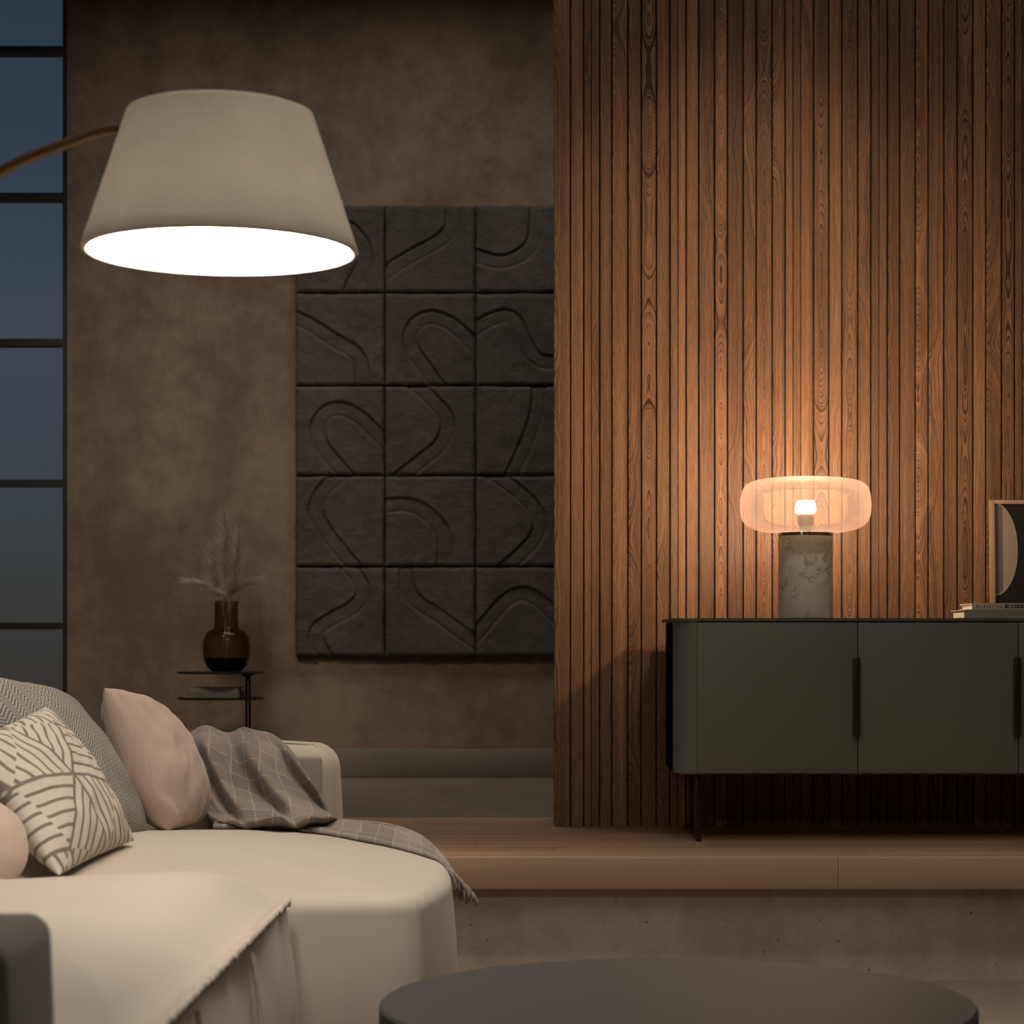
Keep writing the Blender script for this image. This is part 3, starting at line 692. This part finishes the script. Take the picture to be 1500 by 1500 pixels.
# ------------------------------------------------------------------ cushions
def pillow(name, corners, T, mat, label, pattern=None, n=60, puffy=.55, wr=.006, seed=0, pinch=.05, rnd=0.0, rtop=0.0, uvscale=(1, 1), grp='scatter cushions on the sofa'):
    A, B, Cc, D = [Vector(c) for c in corners]  # bottom-left, bottom-right, top-right, top-left of the front face
    cen = (A+B+Cc+D)/4; N = (B-A).cross(D-A).normalized()
    if N.y > 0: N = -N
    verts, faces, uvs = [], [], []
    idx = {}
    def pt(u, v, s):
        uu, vv = u*2-1, v*2-1
        # sides drawn in between the corners
        k_ = rnd if vv < 0 else rtop
        pu = uu*(1-pinch*(1-vv*vv))*(1-k_*vv*vv*abs(vv)); pv = vv*(1-pinch*(1-uu*uu))
        q = (A*(1-pu)*(1-pv)+B*(1+pu)*(1-pv)+Cc*(1+pu)*(1+pv)+D*(1-pu)*(1+pv))/4
        h = max(0, (1-uu**2))**puffy*max(0, (1-vv**2))**puffy
        w_ = noise.noise(Vector((uu*2.5+seed, vv*2.5, s*3)))*wr*1.6*h + noise.noise(Vector((uu*7+seed, vv*4, s*5)))*wr*.8*(1-.5*h)*min(1, h*5)
        return q+N*(s*T/2*h+w_)
    for s in (1, -1):
        for i in range(n+1):
            for j in range(n+1):
                edge = i in (0, n) or j in (0, n)
                if s == -1 and edge: idx[(s, i, j)] = idx[(1, i, j)]; continue
                # denser near the rim
                f = lambda t: .5-.5*math.cos(PI*t)*(.55+.45*abs(math.cos(PI*t))) if not pattern else t
                u, v = f(j/n), f(i/n)
                idx[(s, i, j)] = len(verts); verts.append(pt(u, v, s)); uvs.append((u, v, s))
    for s in (1, -1):
        for i in range(n):
            for j in range(n):
                q = [idx[(s, i, j)], idx[(s, i, j+1)], idx[(s, i+1, j+1)], idx[(s, i+1, j)]]
                faces.append(q if s == 1 else q[::-1])
    me = bpy.data.meshes.new(name); me.from_pydata([tuple(v-cen) for v in verts], [], faces); me.update()
    bm = bmesh.new(); bm.from_mesh(me); bmesh.ops.recalc_face_normals(bm, faces=bm.faces); bm.to_mesh(me); bm.free()
    l = me.uv_layers.new(name='UVMap')
    for lp in me.loops: l.data[lp.index].uv = (uvs[lp.vertex_index][0]*uvscale[0], uvs[lp.vertex_index][1]*uvscale[1])
    if pattern:
        a = me.color_attributes.new('tone', 'FLOAT_COLOR', 'POINT')
        for i, (u, v, s) in enumerate(uvs): a.data[i].color = (*pattern(u, v), 1)
    o = link(name, me, mat, None, True, cen); tag(o, label, 'cushion', grp); return o

def attr_fabric(name):
    t = NT(name); at = t.n('ShaderNodeAttribute', attribute_name='tone'); co = t.coord(); n2 = t.noise(co, 300, 2)
    c = t.mix(t.math('MULTIPLY', n2, .3), at.outputs['Color'], (.2, .17, .14), 'MULTIPLY')
    return t.done(t.bsdf(c, .9, 0, .2, t.bump(n2, .2, .002)))
LIGHT, DARK = (.66, .59, .50), (.23, .185, .15)
def star(u, v):
    # six striped diamonds meet at each star; stripes run along one side of their diamond
    x = (u-.42)*1.25; y = (v-.46); q_ = .52
    ca, sa = math.cos(.25), math.sin(.25); x, y = x*ca-y*sa, x*sa+y*ca
    b = y/(q_*.8660254); a = x/q_-b*.5
    i, j = math.floor(a), math.floor(b); fa, fb = a-i, b-j
    if fa+fb < 1: vs = ((i, j, 1-fa-fb), (i+1, j, fa), (i, j+1, fb)); up = True
    else: vs = ((i+1, j+1, fa+fb-1), (i, j+1, 1-fa), (i+1, j, 1-fb)); up = False
    bc = [0, 0, 0]
    for p_, q2, w_ in vs: bc[(p_-q2) % 3] = w_
    d = bc[2] if up else bc[1]
    edge = min(bc[1], bc[2])
    ln = abs((d*5.5+.5) % 1-.5)
    k_ = max(1-sm(.020, .034, edge), 1-sm(.10, .16, ln))
    return tuple(LIGHT[m_]+(DARK[m_]-LIGHT[m_])*k_ for m_ in range(3))
pillow('cushion', [P(83, 1284, 4.34), P(199, 1230, 4.86), P(67, 1035, 4.98), P(-50, 1088, 4.5)], .15, attr_fabric('geometric_print'),
       'cream cushion printed with brown geometric stripes, leaning on the grey herringbone one', star, n=260, puffy=.5, wr=.006, seed=2, pinch=.03, rnd=.05)

def herring():
    t = NT('herringbone_wool'); u, v = t.uv(); co = t.coord()
    tri = t.math('PINGPONG', t.math('MULTIPLY', u, 11), .5)
    f = t.math('FRACT', t.math('ADD', t.math('MULTIPLY', v, 46), t.math('MULTIPLY', tri, 4.0)))
    nz = t.noise(co, 260, 2)
    ln = t.math('GREATER_THAN', t.math('ADD', f, t.math('MULTIPLY', t.math('SUBTRACT', nz, .5), .4)), .52)
    c = t.mix(ln, (.42, .385, .335), (.15, .135, .118))
    return t.done(t.bsdf(c, .95, 0, .15, t.bump(t.math('ADD', ln, nz), .3, .002)))
pillow('cushion', [P(92, 1262, 4.95), P(218, 1226, 5.4), P(92, 1018, 5.55), P(-75, 985, 5.0)], .20, herring(),
       'large grey herringbone cushion behind the striped one', None, n=70, puffy=.42, wr=.006, seed=5, pinch=.03)
def cord():
    t = NT('pink_corduroy'); u, v = t.uv(); co = t.coord()
    rib = t.math('SINE', t.math('MULTIPLY', u, 420)); n1 = t.noise(co, 6, 4); n2 = t.noise(co, 300, 2)
    c = t.mix(n1, (.50, .375, .310), (.62, .48, .40)); c = t.mix(t.math('MULTIPLY', n2, .3), c, (.36, .27, .22))
    return t.done(t.bsdf(c, .9, 0, .2, t.bump(t.math('ADD', t.math('MULTIPLY', rib, .4), n2), .25, .002), Sheen_Weight=.2))
M['pink'] = cord()
pillow('cushion', [P(237, 1219, 5.36), P(308, 1203, 5.66), P(222, 1040, 5.72), P(151, 1007, 5.46)], .20, M['pink'],
       'blush pink cushion leaning upright beside the checked throw', None, n=80, puffy=.45, wr=.008, seed=8, pinch=.0, rnd=.26, rtop=.06)
pillow('cushion', [P(-230, 1345, 4.02), P(42, 1302, 4.18), P(26, 1172, 4.28), P(-250, 1165, 4.14)], .16, M['pink'],
       'blush pink cushion cut off by the left picture edge, in front of striped cushion', None, n=60, puffy=.5, wr=.005, seed=11, pinch=-.05, rnd=.35, rtop=.3)

# ------------------------------------------------------------------ throw
def throw_mat():
    t = NT('checked_throw'); u, v = t.uv(); co = t.coord()
    a = t.math('MULTIPLY', u, 1/.054); b = t.math('MULTIPLY', v, 1/.054)
    la = t.math('LESS_THAN', t.math('ABSOLUTE', t.math('SUBTRACT', t.math('FRACT', a), .5)), .035)
    lb = t.math('LESS_THAN', t.math('ABSOLUTE', t.math('SUBTRACT', t.math('FRACT', b), .5)), .035)
    ln = t.math('MAXIMUM', la, lb)
    sa = t.math('LESS_THAN', t.math('FRACT', t.math('MULTIPLY', t.math('ADD', a, .5), .25)), .5)
    sb_ = t.math('LESS_THAN', t.math('FRACT', t.math('MULTIPLY', t.math('ADD', b, .5), .25)), .5)
    n2 = t.noise(co, 260, 2)
    c = t.mix(t.math('MULTIPLY', t.math('ADD', sa, sb_), .5), (.31, .245, .20), (.185, .148, .124))
    c = t.mix(t.math('MULTIPLY', n2, .4), c, (.12, .10, .085))
    c = t.mix(t.math('MULTIPLY', ln, .6), c, (.42, .36, .31))
    return t.done(t.bsdf(c, .95, 0, .15, t.bump(n2, .35, .003), Sheen_Weight=.25))
M['throw'] = throw_mat()
M['throw_plain'] = fabric('throw_yarn', (.21, .175, .15), .1, 400, .2)
def loft(ctrl, nu, nv):
    rows = [catmull(r_, nu) for r_ in ctrl]
    cols_ = [catmull([r_[j] for r_ in rows], nv) for j in range(len(rows[0]))]
    return [[cols_[j][i] for j in range(len(cols_))] for i in range(len(cols_[0]))]
A_ = [[P(265, 1110, 6.13), P(310, 1108, 6.13), P(350, 1108, 6.13), P(395, 1108, 6.12), P(440, 1112, 6.11)],
      [P(262, 1076, 6.0), P(300, 1068, 6.0), P(342, 1073, 6.0), P(374, 1068, 5.98), P(415, 1089, 5.95)],
      [P(270, 1090, 5.80), P(308, 1083, 5.80), P(350, 1086, 5.80), P(392, 1092, 5.79), P(428, 1103, 5.79)],
      [P(280, 1120, 5.72), P(318, 1122, 5.71), P(358, 1122, 5.70), P(402, 1128, 5.70), P(447, 1136, 5.73)],
      [P(292, 1155, 5.69), P(330, 1160, 5.65), P(372, 1160, 5.62), P(420, 1160, 5.64), P(470, 1168, 5.68)],
      [P(304, 1190, 5.64), P(342, 1188, 5.56), P(388, 1186, 5.52), P(436, 1186, 5.53), P(486, 1192, 5.6)],
      [P(311, 1205, 5.60), P(352, 1203, 5.43), P(396, 1202, 5.38), P(444, 1201, 5.40), P(497, 1202, 5.52)],
      [P(316, 1213, 5.66), P(354, 1213, 5.52), P(396, 1213, 5.47), P(442, 1213, 5.49), P(490, 1210, 5.60)]]
gA = loft(A_, 22, 14)
RA, KA = len(gA), len(gA[0])
uvA = []
for i in range(RA):
    r_ = []
    for j in range(KA):
        u, v = j/(KA-1), i/(RA-1)
        e_ = sm(.18, .4, v)
        fold = math.sin(2*PI*(u*2.6-v*1.1+.25*noise.noise(Vector((u*3, v*3, 1)))))+.5*math.sin(2*PI*(u*5.1-v*1.9+.3*noise.noise(Vector((u*4, v*2, 7)))))
        gA[i][j] += Vector((0, -1, .45))*(.026*fold*e_*(1-.45*sm(.85, 1, v))+.010*e_*noise.noise(Vector((u*9+v*5, v*8-u*4, 21))))+Vector((0, 0, .006))*math.sin(u*19+3)*(1-e_)
        ss = u*.40+.02*noise.noise(Vector((u*3, v*3, 4))); r_.append((ss+v*.10, v*.60-u*.1))
    uvA.append(r_)
from mathutils.bvhtree import BVHTree
sm_ = seat_far.data; bvh = BVHTree.FromPolygons([v.co.copy() for v in sm_.vertices], [tuple(p.vertices) for p in sm_.polygons])
def settle(g, lift, reach=.07, soft=.25):
    for row in g:
        for p in row:
            h = bvh.ray_cast(Vector((p.x, p.y, 1.2)), Vector((0, 0, -1)))[0]
            if h is None: continue
            q = h.z+lift
            if p.z < q: p.z = q+.3*max(0, 0)
            elif p.z-q < reach: p.z = q+(p.z-q)*soft
settle(gA[-12:], .004, 0)
thr = thing('throw_blanket', 'taupe checked throw draped over the sofa arm with fringed tail on seat', 'blanket', P(380, 1150, 5.8))
grid_mesh('drape', gA, M['throw'], thr, uvA)
B_far = [(318, 1196, 5.70), (400, 1199, 5.72), (490, 1202, 5.68), (560, 1206, 5.55), (612, 1222, 5.35), (645, 1250, 5.15), (672, 1288, 5.02), (690, 1306, 4.97)]
B_near = [(312, 1212, 5.48), (400, 1211, 5.46), (470, 1217, 5.40), (545, 1233, 5.22), (612, 1258, 5.02), (640, 1284, 4.93), (652, 1302, 4.88), (657, 1314, 4.86)]
ctrl = []
for f_, n_ in zip(B_far, B_near):
    f3, n3 = P(*f_), P(*n_); row = []
    for t in (0, .25, .5, .75, 1): row.append(f3.lerp(n3, t)+Vector((0, 0, .012*math.sin(PI*t))))
    ctrl.append(row)
gB = loft(ctrl, 10, 16); RB, KB = len(gB), len(gB[0]); uvB = []
for i in range(RB):
    r_ = []
    for j in range(KB):
        u, v = j/(KB-1), i/(RB-1)
        gB[i][j] += Vector((0, -.2, 1))*(.006*math.sin(2*PI*(u*2.2+.5*v+.3*noise.noise(Vector((u*2, v*4, 2))))))*min(1, u*6, (1-u)*6)
        r_.append((v*1.05, u*.26))
    uvB.append(r_)
dl = []
for row in gB:
    p = row[-1]; h = bvh.ray_cast(Vector((p.x, p.y, 1.2)), Vector((0, 0, -1)))[0]
    dl.append(h.z+.004-p.z if h is not None and abs(h.z-p.z) < .12 else 0)
for _ in range(12): dl = [dl[0]]+[(dl[q-1]+dl[q]*2+dl[q+1])/4 for q in range(1, RB-1)]+[dl[-1]]
for i in range(RB):
    for j in range(KB): gB[i][j].z += dl[i]*(j/(KB-1))**2
settle(gB, .005, 0)
tail = grid_mesh('tail', gB, M['throw'], thr, uvB)
for o in thr.children:
    md = o.modifiers.new('thickness', 'SOLIDIFY'); md.thickness = .006; md.offset = 0
bm = bmesh.new()
for q in range(26):
    j = (KB-1)*(q+.5)/26; p = gB[-1][int(j)].lerp(gB[-1][min(KB-1, int(j)+1)], j-int(j)); dr = (gB[-1][int(j)]-gB[-6][int(j)]).normalized()
    l = random.uniform(.03, .05); jit = Vector((random.uniform(-.012, .012), random.uniform(-.01, .01), 0))
    add_tube(bm, catmull([p-dr*.004, p+dr*l*.4+jit*.4, p+dr*l*.6+jit+Vector((0, 0, -l*.5))], 4), .0022, 6)
finish('fringe', bm, M['throw_plain'], thr, True)

# ------------------------------------------------------------------ arc floor lamp
LD = 3.57; lk = F/LD; lx = (323-CX)/lk; zb_ = CAMZ-(370-CY)/lk; zt_ = CAMZ-(164-CY)/lk; rbm, rtp = 201/lk, 137/lk
fl = thing('floor_lamp', 'lit arc floor lamp with grey linen cone shade hanging over the sofa', 'lamp', (-1.98, 3.9, 0))
H = zt_-zb_
o_pro = [(rbm-.008, -.001), (rbm-.003, -.0012), (rbm, .001), (rbm, .004)]+[(rbm+(rtp-rbm)*t, .004+(H-.012)*t) for t in (.1, .3, .5, .7, .9, 1)]+[(rtp-.002, H-.003), (rtp-.010, H), (rtp*.6, H+.001), (0, H+.001)]
lathe('lamp_shade', o_pro, (lx, LD, zb_), M['shade'], fl, 128, 60)
i_pro = [(rbm-.008, -.001)]+[(rbm-.009+(rtp-rbm)*t, .004+(H-.018)*t) for t in (0, .3, .6, 1)]+[(0, H-.014)]
lathe('shade_lining', i_pro, (lx, LD, zb_), M['shade_in'], fl, 128, 60)
lathe('diffuser', [(0, 0), (rbm-.015, 0), (rbm-.015, .006), (0, .006)], (lx, LD, zb_+.012), M['diffuser'], fl, 96, 30)
arm = catmull([(-1.98, 3.9, .03), (-1.97, 3.9, .6), (-1.86, 3.88, 1.1), (-1.55, 3.82, 1.46), P(-120, 330, 3.76), P(0, 252, 3.72), P(85, 215, 3.70), P(172, 189, 3.68), (lx, LD, zt_-.028)], 12)
tube('arc_arm', arm, lambda t: .0120-.004*t, M['brass'], fl, 20)
lathe('lamp_base', [(0, 0), (.16, 0), (.162, .004), (.162, .024), (.158, .03), (0, .032)], (-1.98, 3.9, 0), M['blackmetal'], fl, 64)
